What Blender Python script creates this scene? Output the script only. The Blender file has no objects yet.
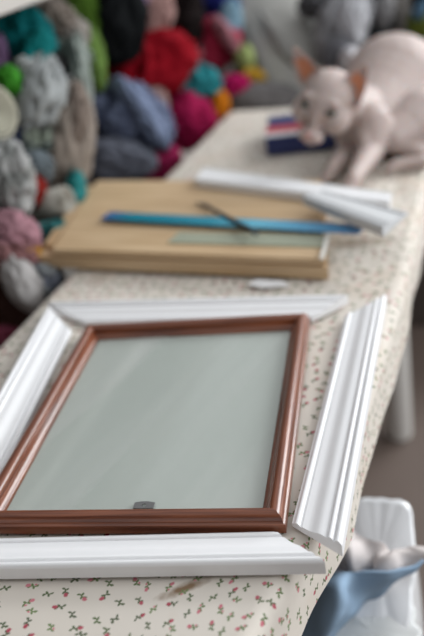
import bpy, bmesh, math, random
from mathutils import Vector, Matrix, noise

# ------------------------------------------------------------------ camera, world, lights
sc = bpy.context.scene
C = sc.collection
T = 0.78                                    # height of the table top
PITCH, ROLL, FPX = 0.4614, -0.1538, 883.0
YAW = math.radians(20.5)                    # table axes: X across the table, Y along it
def to_table(v):                            # heading frame -> table frame
    c, s = math.cos(YAW), math.sin(YAW)
    return Vector((v[0]*c - v[1]*s, v[0]*s + v[1]*c, v[2]))
CAM = Vector((0, 0, T + 0.528))
_F = Vector((0, math.cos(PITCH), -math.sin(PITCH)))
_R0 = Vector((1, 0, 0)); _U0 = _R0.cross(_F)
_R = _R0*math.cos(ROLL) + _U0*math.sin(ROLL)
_U = -_R0*math.sin(ROLL) + _U0*math.cos(ROLL)
FW, RT, UP = to_table(_F), to_table(_R), to_table(_U)
cd = bpy.data.cameras.new('camera')
cam = bpy.data.objects.new('camera', cd); C.objects.link(cam)
m = Matrix.Identity(4)
for i in range(3):
    m[i][0], m[i][1], m[i][2], m[i][3] = RT[i], UP[i], -FW[i], CAM[i]
cam.matrix_world = m
cd.sensor_fit = 'VERTICAL'; cd.sensor_height = 36.0; cd.lens = FPX*36.0/636.0
cd.dof.use_dof = True; cd.dof.focus_distance = 0.80; cd.dof.aperture_fstop = 2.9
cd.clip_start = 0.02
sc.camera = cam

w = bpy.data.worlds.new('world'); sc.world = w; w.use_nodes = True
w.node_tree.nodes['Background'].inputs[0].default_value = (0.88, 0.90, 0.92, 1)
w.node_tree.nodes['Background'].inputs[1].default_value = 0.62
def area(name, loc, target, sx, sy, power, col):
    l = bpy.data.lights.new(name, 'AREA'); l.shape = 'RECTANGLE'; l.size = sx; l.size_y = sy
    l.energy = power; l.color = col
    o = bpy.data.objects.new(name, l); C.objects.link(o); o.location = loc
    o.rotation_euler = (Vector(target) - Vector(loc)).to_track_quat('-Z', 'Y').to_euler()
    return o
area('window_daylight', (1.55, 4.3, 2.35), (-0.3, 1.1, 0.78), 2.3, 1.6, 120, (0.95, 0.98, 1.0))
area('side_window_daylight', (2.4, 1.4, 2.0), (-0.4, 1.0, 0.75), 1.4, 1.4, 32, (0.95, 0.98, 1.0))
sc.view_settings.view_transform = 'Standard'
sc.view_settings.look = 'None'
sc.view_settings.gamma = 1.0
sc.view_settings.use_curve_mapping = False
sc.view_settings.exposure = 0.45

# ------------------------------------------------------------------ helpers
def ray(px, py):
    return FW + RT*((px - 212)/FPX) - UP*((py - 318)/FPX)
def at(px, py, z=0.0):                      # photo pixel -> point at height z above the table top
    d = ray(px, py); return CAM + d*((T + z - CAM.z)/d.z)
def pd(px, py, depth):                      # photo pixel -> point at a distance along the view axis
    return CAM + ray(px, py)*depth

def tag(o, label=None, cat=None, group=None, kind=None):
    if label: o['label'] = label
    if cat: o['category'] = cat
    if group: o['group'] = group
    if kind: o['kind'] = kind
    return o
def link(name, bm, mat, parent=None, smooth=True, origin=None):
    if origin is not None:
        bmesh.ops.translate(bm, verts=bm.verts, vec=-Vector(origin))
    bmesh.ops.recalc_face_normals(bm, faces=bm.faces)
    me = bpy.data.meshes.new(name); bm.to_mesh(me); bm.free()
    for p in me.polygons: p.use_smooth = smooth
    me.materials.append(mat)
    o = bpy.data.objects.new(name, me); C.objects.link(o)
    if origin is not None: o.location = origin
    if parent:
        o.parent = parent
        o.location = Vector(o.location) - Vector(parent.location) if origin is not None else -Vector(parent.location)
    return o
def empty(name, loc):
    o = bpy.data.objects.new(name, None); C.objects.link(o); o.location = loc
    o.empty_display_size = 0.05
    return o
def autosmooth(o, deg=35):
    me = o.data
    bm = bmesh.new(); bm.from_mesh(me)
    for e in bm.edges:
        if len(e.link_faces) == 2 and e.calc_face_angle(0) > math.radians(deg): e.smooth = False
    bm.to_mesh(me); bm.free(); return o

# ------------------------------------------------------------------ materials
def newmat(name):
    mt = bpy.data.materials.new(name); mt.use_nodes = True
    nt = mt.node_tree; return mt, nt, nt.nodes['Principled BSDF']
def N(nt, typ, **kw):
    n = nt.nodes.new(typ)
    for k, v in kw.items(): setattr(n, k, v)
    return n
def mathn(nt, op, a, b=None, clamp=False):
    n = nt.nodes.new('ShaderNodeMath'); n.operation = op; n.use_clamp = clamp
    for i, x in enumerate((a, b)):
        if x is None: continue
        if isinstance(x, (int, float)): n.inputs[i].default_value = x
        else: nt.links.new(x, n.inputs[i])
    return n.outputs[0]
def mixc(nt, fac, a, b):
    n = nt.nodes.new('ShaderNodeMix'); n.data_type = 'RGBA'
    for idx, x in ((0, fac), (6, a), (7, b)):
        if isinstance(x, (int, float)): n.inputs[idx].default_value = x
        elif isinstance(x, tuple): n.inputs[idx].default_value = (*x, 1) if len(x) == 3 else x
        else: nt.links.new(x, n.inputs[idx])
    return n.outputs[2]
def simple(name, col, rough=0.5, var=0.12, scale=30.0, bump=0.0, coat=0.0, metal=0.0, sheen=0.0, stretch=None):
    mt, nt, b = newmat(name)
    tc = N(nt, 'ShaderNodeTexCoord'); no = N(nt, 'ShaderNodeTexNoise')
    no.inputs['Scale'].default_value = scale; no.inputs['Detail'].default_value = 4
    src = tc.outputs['Object']
    if stretch:
        mp = N(nt, 'ShaderNodeMapping'); mp.inputs['Scale'].default_value = stretch
        nt.links.new(src, mp.inputs[0]); src = mp.outputs[0]
    nt.links.new(src, no.inputs[0])
    dark = tuple(max(0, c*(1-var)) for c in col); lite = tuple(min(1, c*(1+var)) for c in col)
    nt.links.new(mixc(nt, no.outputs[0], dark, lite), b.inputs['Base Color'])
    b.inputs['Roughness'].default_value = rough; b.inputs['Metallic'].default_value = metal
    b.inputs['Coat Weight'].default_value = coat; b.inputs['Coat Roughness'].default_value = 0.15
    b.inputs['Sheen Weight'].default_value = sheen
    if name == 'fabric': b.inputs['Specular IOR Level'].default_value = 0.08
    if bump:
        bp = N(nt, 'ShaderNodeBump'); bp.inputs['Strength'].default_value = bump; bp.inputs['Distance'].default_value = 0.002
        nt.links.new(no.outputs[0], bp.inputs['Height']); nt.links.new(bp.outputs[0], b.inputs['Normal'])
    return mt
def two_tone(name, a, b_, scale=25, thr=0.5, soft=0.06, rough=0.8):    # printed / mottled cloth
    mt, nt, b = newmat(name)
    tc = N(nt, 'ShaderNodeTexCoord'); no = N(nt, 'ShaderNodeTexNoise')
    no.inputs['Scale'].default_value = scale; no.inputs['Detail'].default_value = 2
    nt.links.new(tc.outputs['Object'], no.inputs[0])
    mr = N(nt, 'ShaderNodeMapRange'); mr.inputs[1].default_value = thr-soft; mr.inputs[2].default_value = thr+soft
    nt.links.new(no.outputs[0], mr.inputs[0])
    nt.links.new(mixc(nt, mr.outputs[0], a, b_), b.inputs['Base Color'])
    b.inputs['Roughness'].default_value = rough; b.inputs['Specular IOR Level'].default_value = 0.1
    return mt

def floral_cloth():
    mt, nt, b = newmat('floral_cotton')
    uv = N(nt, 'ShaderNodeUVMap').outputs[0]
    def sprigs(offset, scale, k):
        mp = N(nt, 'ShaderNodeMapping'); mp.inputs['Location'].default_value = offset
        nt.links.new(uv, mp.inputs[0])
        vo = N(nt, 'ShaderNodeTexVoronoi'); vo.voronoi_dimensions = '2D'
        vo.inputs['Scale'].default_value = scale; vo.inputs['Randomness'].default_value = 0.62
        nt.links.new(mp.outputs[0], vo.inputs['Vector'])
        sub = N(nt, 'ShaderNodeVectorMath', operation='SUBTRACT')
        nt.links.new(mp.outputs[0], sub.inputs[0]); nt.links.new(vo.outputs['Position'], sub.inputs[1])
        sep = N(nt, 'ShaderNodeSeparateColor'); nt.links.new(vo.outputs['Color'], sep.inputs[0])
        rot = N(nt, 'ShaderNodeVectorRotate', rotation_type='Z_AXIS')
        nt.links.new(sub.outputs[0], rot.inputs['Vector'])
        nt.links.new(mathn(nt, 'MULTIPLY', sep.outputs[0], 6.283), rot.inputs['Angle'])
        wn = N(nt, 'ShaderNodeTexNoise'); wn.inputs['Scale'].default_value = 700
        nt.links.new(uv, wn.inputs[0])
        jag = mathn(nt, 'MULTIPLY', mathn(nt, 'SUBTRACT', wn.outputs[0], 0.5), 0.9)
        def ell(cx, cy, rx, ry, ang):
            s = N(nt, 'ShaderNodeVectorMath', operation='SUBTRACT'); s.inputs[1].default_value = (cx*k, cy*k, 0)
            nt.links.new(rot.outputs[0], s.inputs[0])
            r = N(nt, 'ShaderNodeVectorRotate', rotation_type='Z_AXIS'); r.inputs['Angle'].default_value = -math.radians(ang)
            nt.links.new(s.outputs[0], r.inputs['Vector'])
            q = N(nt, 'ShaderNodeVectorMath', operation='MULTIPLY'); q.inputs[1].default_value = (1/(rx*k), 1/(ry*k), 0)
            nt.links.new(r.outputs[0], q.inputs[0])
            l = N(nt, 'ShaderNodeVectorMath', operation='LENGTH'); nt.links.new(q.outputs[0], l.inputs[0])
            mr = N(nt, 'ShaderNodeMapRange'); mr.inputs[1].default_value = 1.2; mr.inputs[2].default_value = 0.8
            nt.links.new(mathn(nt, 'ADD', l.outputs['Value'], jag), mr.inputs[0]); return mr.outputs[0]
        mm = 0.001
        leaves = None
        for e in ((0, 0, 3.4*mm, .40*mm, 20), (1.9*mm, 1.5*mm, 1.5*mm, .9*mm, 60), (-1.4*mm, .8*mm, 1.5*mm, .85*mm, 130),
                  (1.2*mm, -.8*mm, 1.4*mm, .8*mm, -30), (-2.4*mm, -1.5*mm, 1.4*mm, .8*mm, 60)):
            x = ell(*e); leaves = x if leaves is None else mathn(nt, 'MAXIMUM', leaves, x)
        bud = ell(3.4*mm, .9*mm, 1.9*mm, 1.5*mm, 15)
        bud2 = ell(-1.0*mm, -2.0*mm, 1.0*mm, .8*mm, 15)
        pres = mathn(nt, 'GREATER_THAN', sep.outputs[1], 0.52)
        bud = mathn(nt, 'MULTIPLY', bud, pres)
        bud2 = mathn(nt, 'MULTIPLY', bud2, mathn(nt, 'GREATER_THAN', sep.outputs[2], 0.6))
        return leaves, mathn(nt, 'MAXIMUM', bud, bud2), sep.outputs[2]
    le, bu, rnd = sprigs((0, 0, 0), 56, 1.32)
    base = N(nt, 'ShaderNodeTexNoise'); base.inputs['Scale'].default_value = 5; base.inputs['Detail'].default_value = 5
    nt.links.new(uv, base.inputs[0])
    col = mixc(nt, base.outputs[0], (0.60, 0.545, 0.475), (0.71, 0.66, 0.60))
    # old tea stains with a shape of their own, then one painted shadow
    st = N(nt, 'ShaderNodeTexNoise'); st.inputs['Scale'].default_value = 9; st.inputs['Detail'].default_value = 3
    nt.links.new(uv, st.inputs[0])
    mr = N(nt, 'ShaderNodeMapRange'); mr.inputs[1].default_value = 0.54; mr.inputs[2].default_value = 0.72; mr.inputs[4].default_value = 0.4
    nt.links.new(st.outputs[0], mr.inputs[0])
    col = mixc(nt, mr.outputs[0], col, (0.56, 0.43, 0.32))
    def stain_or_shadow(P0, ang, rx, ry, amount):
        nonlocal col
        s = N(nt, 'ShaderNodeVectorMath', operation='SUBTRACT'); s.inputs[1].default_value = (P0.x, P0.y, 0)
        nt.links.new(uv, s.inputs[0])
        r = N(nt, 'ShaderNodeVectorRotate', rotation_type='Z_AXIS'); r.inputs['Angle'].default_value = -ang
        nt.links.new(s.outputs[0], r.inputs['Vector'])
        q = N(nt, 'ShaderNodeVectorMath', operation='MULTIPLY'); q.inputs[1].default_value = (1/rx, 1/ry, 0)
        nt.links.new(r.outputs[0], q.inputs[0])
        l = N(nt, 'ShaderNodeVectorMath', operation='LENGTH'); nt.links.new(q.outputs[0], l.inputs[0])
        n2 = N(nt, 'ShaderNodeTexNoise'); n2.inputs['Scale'].default_value = 120; nt.links.new(uv, n2.inputs[0])
        mr = N(nt, 'ShaderNodeMapRange'); mr.inputs[1].default_value = 1.3; mr.inputs[2].default_value = 0.3; mr.inputs[4].default_value = amount
        nt.links.new(mathn(nt, 'ADD', l.outputs['Value'], mathn(nt, 'SUBTRACT', n2.outputs[0], 0.5)), mr.inputs[0])
        col = mixc(nt, mr.outputs[0], col, (0.22, 0.14, 0.08))
    a, b2 = at(174, 597), at(222, 582)
    stain_or_shadow((a+b2)/2, math.atan2(b2.y-a.y, b2.x-a.x), 0.026, 0.0065, 1.0)
    a, b2 = at(330, 246), at(388, 240)
    stain_or_shadow((a+b2)/2, math.atan2(b2.y-a.y, b2.x-a.x), 0.05, 0.018, 0.55)  # brown shadow under the askew spare moulding, painted into the cloth
    green = mixc(nt, rnd, (0.08, 0.10, 0.055), (0.15, 0.22, 0.08))
    pink = mixc(nt, rnd, (0.36, 0.04, 0.07), (0.62, 0.22, 0.26))
    col = mixc(nt, le, col, green); col = mixc(nt, bu, col, pink)
    nt.links.new(col, b.inputs['Base Color']); b.inputs['Roughness'].default_value = 0.85
    wv = N(nt, 'ShaderNodeTexNoise'); wv.inputs['Scale'].default_value = 60; nt.links.new(uv, wv.inputs[0])
    bp = N(nt, 'ShaderNodeBump'); bp.inputs['Strength'].default_value = 0.15; bp.inputs['Distance'].default_value = 0.002
    nt.links.new(wv.outputs[0], bp.inputs['Height']); nt.links.new(bp.outputs[0], b.inputs['Normal'])
    return mt
def grain(name, dark, lite, rough, coat, sx=6, sy=160, bump=0.1):        # wood grain along U of the UV map
    mt, nt, b = newmat(name)
    uv = N(nt, 'ShaderNodeUVMap').outputs[0]
    mp = N(nt, 'ShaderNodeMapping'); mp.inputs['Scale'].default_value = (sx, sy, 1); nt.links.new(uv, mp.inputs[0])
    no = N(nt, 'ShaderNodeTexNoise'); no.inputs['Scale'].default_value = 1; no.inputs['Detail'].default_value = 5
    no.inputs['Distortion'].default_value = 0.6
    nt.links.new(mp.outputs[0], no.inputs[0])
    mr = N(nt, 'ShaderNodeMapRange'); mr.inputs[1].default_value = 0.3; mr.inputs[2].default_value = 0.7
    nt.links.new(no.outputs[0], mr.inputs[0])
    nt.links.new(mixc(nt, mr.outputs[0], dark, lite), b.inputs['Base Color'])
    b.inputs['Roughness'].default_value = rough; b.inputs['Coat Weight'].default_value = coat; b.inputs['Coat Roughness'].default_value = 0.18
    bp = N(nt, 'ShaderNodeBump'); bp.inputs['Strength'].default_value = bump; bp.inputs['Distance'].default_value = 0.001
    nt.links.new(no.outputs[0], bp.inputs['Height']); nt.links.new(bp.outputs[0], b.inputs['Normal'])
    return mt

M_cloth = floral_cloth()
M_brown = grain('varnished_brown_wood', (0.085, 0.019, 0.007), (0.27, 0.082, 0.034), 0.30, 0.30, 8, 220, 0.12)
M_board = grain('pale_pine', (0.48, 0.32, 0.17), (0.64, 0.47, 0.29), 0.48, 0.15, 5, 45, 0.1)
M_white = simple('white_lacquer', (0.86, 0.86, 0.87), 0.48, 0.02, 40, 0.02, 0.1)
M_whitecut = simple('pale_grey_foam', (0.58, 0.59, 0.60), 0.6, 0.05, 60, 0.05)
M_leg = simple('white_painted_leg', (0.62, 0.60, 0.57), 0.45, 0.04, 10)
M_tabletop = simple('grey_laminate', (0.45, 0.43, 0.40), 0.6, 0.05, 8)

# ------------------------------------------------------------------ setting
def plane_box(name, lo, hi, mat, kind='structure'):
    bm = bmesh.new(); bmesh.ops.create_cube(bm, size=1)
    for v in bm.verts:
        v.co = Vector([lo[i] + (v.co[i]+.5)*(hi[i]-lo[i]) for i in range(3)])
    return tag(link(name, bm, mat, smooth=False), kind=kind)
mf = simple('brown_floor', (0.145, 0.108, 0.09), 0.55, 0.2, 3, 0.02)
plane_box('floor', (-1.6, -1.2, -0.05), (3.2, 4.6, 0.0), mf)
mw = simple('grey_plaster', (0.22, 0.20, 0.19), 0.9, 0.06, 4)
plane_box('wall_left', (-1.6, -1.2, 0.0), (-1.5, 4.6, 2.6), mw)
plane_box('wall_back', (-1.5, 4.5, 0.0), (3.2, 4.6, 2.6), mw)

plane_box('wall_near_light_block', (-1.5, -1.2, 0.0), (3.2, -1.1, 2.6), mw)  # unseen wall, added behind the camera to cut light on near faces
# ------------------------------------------------------------------ table
XL, XR, Y0, Y1 = -0.655, -0.142, 0.20, 2.10
def rbox(bm, lo, hi, bev=0.0, seg=2):
    r = bmesh.ops.create_cube(bm, size=1); vs = r['verts']
    for v in vs: v.co = Vector([lo[i] + (v.co[i]+.5)*(hi[i]-lo[i]) for i in range(3)])
    if bev:
        es = list({e for v in vs for e in v.link_edges})
        bmesh.ops.bevel(bm, geom=es, offset=bev, segments=seg, affect='EDGES')
def lathe(bm, prof, base, seg=24, axis=None):
    rings = []
    for r, z in prof:
        ring = []
        for k in range(seg):
            a = 2*math.pi*k/seg
            p = Vector((r*math.cos(a), r*math.sin(a), z))
            if axis is not None: p = axis @ p
            ring.append(bm.verts.new(p + Vector(base)))
        rings.append(ring)
    for i in range(len(rings)-1):
        for k in range(seg):
            bm.faces.new((rings[i][k], rings[i][(k+1) % seg], rings[i+1][(k+1) % seg], rings[i+1][k]))
    bm.faces.new(rings[0][::-1]); bm.faces.new(rings[-1])
tb = empty('work_table', (-0.4, 1.15, 0))
tag(tb, 'long narrow work table on white round legs under the floral cloth', 'table')
bm = bmesh.new(); rbox(bm, (XL+.006, Y0+.006, T-.028), (XR-.062, Y1-.006, T-.003), .004)
link('tabletop', bm, M_tabletop, tb, False)
bm = bmesh.new(); rbox(bm, (XL+.05, Y0+.05, T-.09), (XR-.085, Y1-.05, T-.0285), .003)
link('apron', bm, M_tabletop, tb, False)
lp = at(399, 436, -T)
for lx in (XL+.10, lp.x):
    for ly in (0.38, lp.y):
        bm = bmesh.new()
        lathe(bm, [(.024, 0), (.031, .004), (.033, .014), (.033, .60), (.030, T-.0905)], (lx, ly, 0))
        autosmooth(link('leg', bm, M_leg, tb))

def cloth_height(x, y):
    z = 0.0012*noise.noise(Vector((x*9, y*9, 0)))
    # soft creases between the brown frame and the wooden board
    band = math.exp(-((y-1.17)/.10)**2)*max(0, min(1, (x+.62)/.12))
    z += band*0.0035*(abs(noise.noise(Vector((x*9+3, y*38, 1.7))))*2)
    band = math.exp(-((y-1.55)/.20)**2)*max(0, min(1, (x+.30)/.10))
    z += band*0.004*(abs(noise.noise(Vector((x*22+3, y*16, 4.7))))*2)
    return z
def section(s, a, b, drop, r=.014):         # s: arc length, a..b the flat range -> (coordinate, z)
    if s < a+r:
        q = a+r-s; sg = -1; e = a
    elif s > b-r:
        q = s-(b-r); sg = 1; e = b
    else: return s, 0.0, 0.0
    L = r*math.pi/2
    c = e - sg*r
    if q < L:
        t = q/r; return c + sg*r*math.sin(t), -r*(1-math.cos(t)), 0
    return e, -r-(q-L), (q-L)
def xr(y):                                   # the cloth edge is pulled in a little near the front corner
    K = ((.40, -.055), (.47, -.042), (.54, -.028), (.67, -.008), (.83, -.001), (1.08, .010), (2.3, .012))
    if y <= K[0][0]: return XR + .006 + K[0][1]
    for (a, u), (b, v) in zip(K, K[1:]):
        if y <= b: return XR + .006 + u + (v-u)*(y-a)/(b-a)
    return XR + .006 + .012
bm = bmesh.new(); uvl = bm.loops.layers.uv.new('UVMap')
HEM = 0.07
ds = 0.0085
ns = int((XR-XL+2*HEM)/ds); nt_ = int((Y1-Y0+2*HEM)/ds)
grid = []; uvs = {}
for i in range(ns+1):
    row = []
    for j in range(nt_+1):
        s = XL-HEM + (XR-XL+2*HEM)*i/ns; t = Y0-HEM + (Y1-Y0+2*HEM)*j/nt_
        x, zx, hx = section(s, XL, XR+.006, HEM)
        y, zy, hy = section(t, Y0, Y1, HEM)
        if s > (XL+XR)/2: x += (xr(y) - XR - .006)*max(0, min(1, (x-(XR-.15))/.15))
        z = min(zx, zy)
        if hx > 0:
            wv = noise.noise(Vector((y*7, 2.3, s)))
            x += (1 if s > 0.5*(XL+XR) else -1)*min(hx, .1)*(0.02+0.10*wv+0.02*math.sin(y*41))
        if hy > 0: y += (1 if t > 1 else -1)*hy*(0.10+.2*noise.noise(Vector((x*9, 5.3, 0))))
        if hx == 0 and hy == 0: z += cloth_height(x, y)
        v = bm.verts.new((x, y, T+z)); uvs[v] = (s, t); row.append(v)
    grid.append(row)
for i in range(ns):
    for j in range(nt_):
        f = bm.faces.new((grid[i][j], grid[i+1][j], grid[i+1][j+1], grid[i][j+1]))
        for l in f.loops: l[uvl].uv = uvs[l.vert]
cl = link('tablecloth', bm, M_cloth)
tag(cl, 'cream cotton tablecloth printed with small green sprigs and pink buds', 'tablecloth')

# ------------------------------------------------------------------ lofted rails and mouldings
def loft(bm, A, A2, B, B2, prof, W, z0):
    """bar from end line A-A2 to end line B-B2; prof = [(across, height)] ; W = its full width"""
    uvl = bm.loops.layers.uv.verify()
    ra, rb = [], []
    for w_, h in prof:
        t = w_/W
        pa = A.lerp(A2, t); pb = B.lerp(B2, t)
        ra.append(bm.verts.new((pa.x, pa.y, z0+h))); rb.append(bm.verts.new((pb.x, pb.y, z0+h)))
    n = len(prof); L = (B-A).length
    acc = 0
    for k in range(n):
        k2 = (k+1) % n
        d = math.dist(prof[k], prof[k2])
        f = bm.faces.new((ra[k], ra[k2], rb[k2], rb[k]))
        for l, uvv in zip(f.loops, ((0, acc), (0, acc+d), (L, acc+d), (L, acc))): l[uvl].uv = uvv
        acc += d
    for ring in (ra[::-1], rb):
        f = bm.faces.new(ring)
        for l in f.loops: l[uvl].uv = (l.vert.co.z, l.vert.co.x)
    return ra, rb

def arc(cx, cy, rx, ry, a0, a1, n):
    return [(cx + rx*math.cos(math.radians(a0+(a1-a0)*k/n)), cy + ry*math.sin(math.radians(a0+(a1-a0)*k/n))) for k in range(n+1)]

# brown picture frame with glass
ftheta = YAW - 0.2228
fo = to_table(Vector((-0.2567, 0.6769, 0)))
fx = Vector((math.cos(ftheta), math.sin(ftheta), 0)); fy = Vector((-math.sin(ftheta), math.cos(ftheta), 0))
FWD, FHT = 0.30, 0.397
ZF = T+.0035
def FP(x, y): p = fo + fx*x + fy*y; return Vector((p.x, p.y, 0))
fr = empty('picture_frame', FP(FWD/2, FHT/2)+Vector((0, 0, ZF)))
tag(fr, 'brown varnished wooden picture frame with glass lying between the white mouldings', 'picture frame')
RW = 0.0235
rail_prof = [(0, 0), (RW, 0), (RW, .0045), (RW-.0018, .0062), (RW-.0042, .0078), (RW-.0052, .0095), (RW-.0062, .0118)] \
    + arc(.0095, .0118, .0068, .0068, 0, 180, 9) + [(.0018, .0096), (0, .0090)]
# rail_prof runs from the outer side (0) inwards (RW)
cs = [(0, 0), (FWD, 0), (FWD, FHT), (0, FHT)]
ci = [(RW, RW), (FWD-RW, RW), (FWD-RW, FHT-RW), (RW, FHT-RW)]
for k in range(4):
    a, b = cs[k], cs[(k+1) % 4]; a2, b2 = ci[k], ci[(k+1) % 4]
    bm = bmesh.new()
    loft(bm, FP(*a), FP(*a2), FP(*b), FP(*b2), rail_prof, RW, ZF)
    o = link('frame_rail', bm, M_brown, fr); autosmooth(o, 50)
mt, nt, b = newmat('grey_green_backing')
tc = N(nt, 'ShaderNodeTexCoord'); no = N(nt, 'ShaderNodeTexNoise'); no.inputs['Scale'].default_value = 3.5
nt.links.new(tc.outputs['Object'], no.inputs[0])
nt.links.new(mixc(nt, no.outputs[0], (0.44, 0.455, 0.435), (0.52, 0.53, 0.51)), b.inputs['Base Color'])
b.inputs['Roughness'].default_value = 0.8
def quad_slab(bm, pts, z0, z1, bev=0.0):
    lo = [bm.verts.new((p.x, p.y, z0)) for p in pts]; hi = [bm.verts.new((p.x, p.y, z1)) for p in pts]
    n = len(pts)
    fs = [bm.faces.new(lo[::-1]), bm.faces.new(hi)]
    for k in range(n): fs.append(bm.faces.new((lo[k], lo[(k+1) % n], hi[(k+1) % n], hi[k])))
    if bev: bmesh.ops.bevel(bm, geom=list({e for f in fs for e in f.edges}), offset=bev, segments=2, affect='EDGES')
e_ = RW-.0005
bm = bmesh.new(); quad_slab(bm, [FP(e_, e_), FP(FWD-e_, e_), FP(FWD-e_, FHT-e_), FP(e_, FHT-e_)], ZF+.0002, ZF+.0022)
tag(link('backing_sheet', bm, mt, fr, False), 'pale grey-green backing sheet behind the glass')
# glass: clear with a fresnel reflection and faint pale diagonal streaks mixed in
mt, nt, b = newmat('frame_glass')
out = nt.nodes['Material Output']; nt.nodes.remove(b)
tr = N(nt, 'ShaderNodeBsdfTransparent'); tr.inputs[0].default_value = (0.97, 0.985, 0.975, 1)
gl = N(nt, 'ShaderNodeBsdfGlossy'); gl.inputs['Roughness'].default_value = 0.06
fn = N(nt, 'ShaderNodeFresnel'); fn.inputs[0].default_value = 1.5
geo = N(nt, 'ShaderNodeNewGeometry'); frf = mathn(nt, 'MULTIPLY', fn.outputs[0], mathn(nt, 'SUBTRACT', 1.0, geo.outputs['Backfacing']))
mx = N(nt, 'ShaderNodeMixShader'); nt.links.new(frf, mx.inputs[0]); nt.links.new(tr.outputs[0], mx.inputs[1]); nt.links.new(gl.outputs[0], mx.inputs[2])
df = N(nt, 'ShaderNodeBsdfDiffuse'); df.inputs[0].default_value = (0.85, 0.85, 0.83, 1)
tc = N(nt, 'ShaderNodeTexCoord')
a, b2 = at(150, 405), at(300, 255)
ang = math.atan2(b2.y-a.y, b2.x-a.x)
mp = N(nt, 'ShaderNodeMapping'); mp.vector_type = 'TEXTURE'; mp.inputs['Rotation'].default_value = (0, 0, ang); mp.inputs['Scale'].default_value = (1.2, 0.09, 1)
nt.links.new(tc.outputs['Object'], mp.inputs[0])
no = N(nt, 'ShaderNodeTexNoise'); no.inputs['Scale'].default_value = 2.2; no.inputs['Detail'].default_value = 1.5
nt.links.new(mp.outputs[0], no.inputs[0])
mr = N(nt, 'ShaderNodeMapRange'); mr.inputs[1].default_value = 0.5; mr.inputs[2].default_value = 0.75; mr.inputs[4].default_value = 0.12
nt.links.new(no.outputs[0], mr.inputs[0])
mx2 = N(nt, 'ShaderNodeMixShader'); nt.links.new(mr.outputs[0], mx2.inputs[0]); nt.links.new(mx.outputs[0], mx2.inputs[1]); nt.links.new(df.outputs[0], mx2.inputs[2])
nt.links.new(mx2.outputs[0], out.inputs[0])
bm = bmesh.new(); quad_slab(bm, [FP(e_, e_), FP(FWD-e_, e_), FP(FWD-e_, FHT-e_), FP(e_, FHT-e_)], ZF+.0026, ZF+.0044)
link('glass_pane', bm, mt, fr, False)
# small metal hanger tab at the near rail
M_metal = simple('dull_zinc', (0.20, 0.20, 0.20), 0.45, 0.1, 80, 0, 0, 0.6)
p = at(145, 506, .006); lx = (p-fo).dot(fx)
bm = bmesh.new()
zt = ZF+.0046
outer = [(-.0105, 0), (.0095, 0), (.0095, .009), (-.0070, .0105), (-.0105, .006)]
hole = [(.0022*math.cos(a*math.pi/4+.39), .0045+.0022*math.sin(a*math.pi/4+.39)) for a in range(8)]
ov, hv = [], []
def fpz(x, y, z): q = FP(lx+x, RW+.0055+y); return Vector((q.x, q.y, z))
rim = []
for a in range(8):                                     # outer outline resampled to eight points matching the hole
    an = a*math.pi/4+.39; dx, dy = math.cos(an), math.sin(an)
    tx = .0100/abs(dx) if dx else 9; ty = (.0058 if dy > 0 else .0045)/abs(dy) if dy else 9
    t = min(tx, ty); rim.append((dx*t, .0045+dy*t))
for z in (zt, zt+.0009):
    ov.append([bm.verts.new(fpz(x, y, z)) for x, y in rim]); hv.append([bm.verts.new(fpz(x, y, z)) for x, y in hole])
for k in range(8):
    k2 = (k+1) % 8
    bm.faces.new((ov[0][k], ov[0][k2], hv[0][k2], hv[0][k])); bm.faces.new((ov[1][k], hv[1][k], hv[1][k2], ov[1][k2]))
    bm.faces.new((ov[0][k], ov[1][k], ov[1][k2], ov[0][k2])); bm.faces.new((hv[0][k], hv[0][k2], hv[1][k2], hv[1][k]))
tag(link('hanger_tab', bm, M_metal, fr, False), 'small grey metal hanger tab with a hole')

# white mouldings: profile from the inner edge (0) to the outer edge (W)
MW = 0.049
def mould_prof(k=1.0):
    p = [(0, 0), (MW, 0), (MW, .016)]
    p += arc(MW-.0035, .016, .0035, .0045, 0, 180, 5)            # outer bead
    p += [(MW-.0078, .0145)]
    p += arc(MW-.0108, .0155, .0028, .0035, 0, 180, 5)           # second bead
    p += [(MW-.0150, .0150), (MW-.0165, .0150)]
    for q in range(1, 8):                                        # long cove
        t = q/8; p.append((MW-.0165 - t*.0195, .0150 - .0058*t + .0012*math.sin(t*math.pi*2)))
    p += [(.0105, .0088), (.0100, .0072), (.0082, .0070)]
    p += arc(.0055, .0072, .0027, .0024, 0, 180, 5)              # inner bead
    p += [(.0020, .0062), (0, .0055)]
    return [(x, z*k) for x, z in p]
MP = mould_prof(0.72)
def moulding(label, A, A2, B, B2, z0, group, mat=M_white, tilt=None):
    c = (A+B2)/2; c = Vector((c.x, c.y, z0))
    bm = bmesh.new(); loft(bm, A, A2, B, B2, MP, MW, z0)
    if tilt:                                                     # (axis point, axis dir, angle)
        R_ = Matrix.Translation(tilt[0]) @ Matrix.Rotation(tilt[2], 4, tilt[1]) @ Matrix.Translation(-tilt[0])
        bmesh.ops.transform(bm, matrix=R_, verts=bm.verts)
    o = link('frame_moulding', bm, mat, origin=c); autosmooth(o, 40)
    return tag(o, label, 'moulding', group)
G = 'white mouldings laid around the brown frame'
Zm = T+.004
def bar(inA, outA, inB, outB):                                   # straighten: make the outer line parallel to the inner at width MW
    d = (inB-inA).normalized(); n = Vector((-d.y, d.x, 0))
    if (outA-inA).dot(n) < 0: n = -n
    oa = inA + n*MW + d*(outA-inA).dot(d); ob = inB + n*MW + d*(outB-inB).dot(d)
    return inA, oa, inB, ob
def flat(p): return Vector((p.x, p.y, 0))
def atf(px, py, z=.004): return flat(at(px, py, z))
a = atf(-70, 540, .008); b_ = atf(274, 531.5, .008)
A, A2, B, B2 = bar(a, atf(-110, 590, .006), b_, atf(326, 573, .006))
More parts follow.
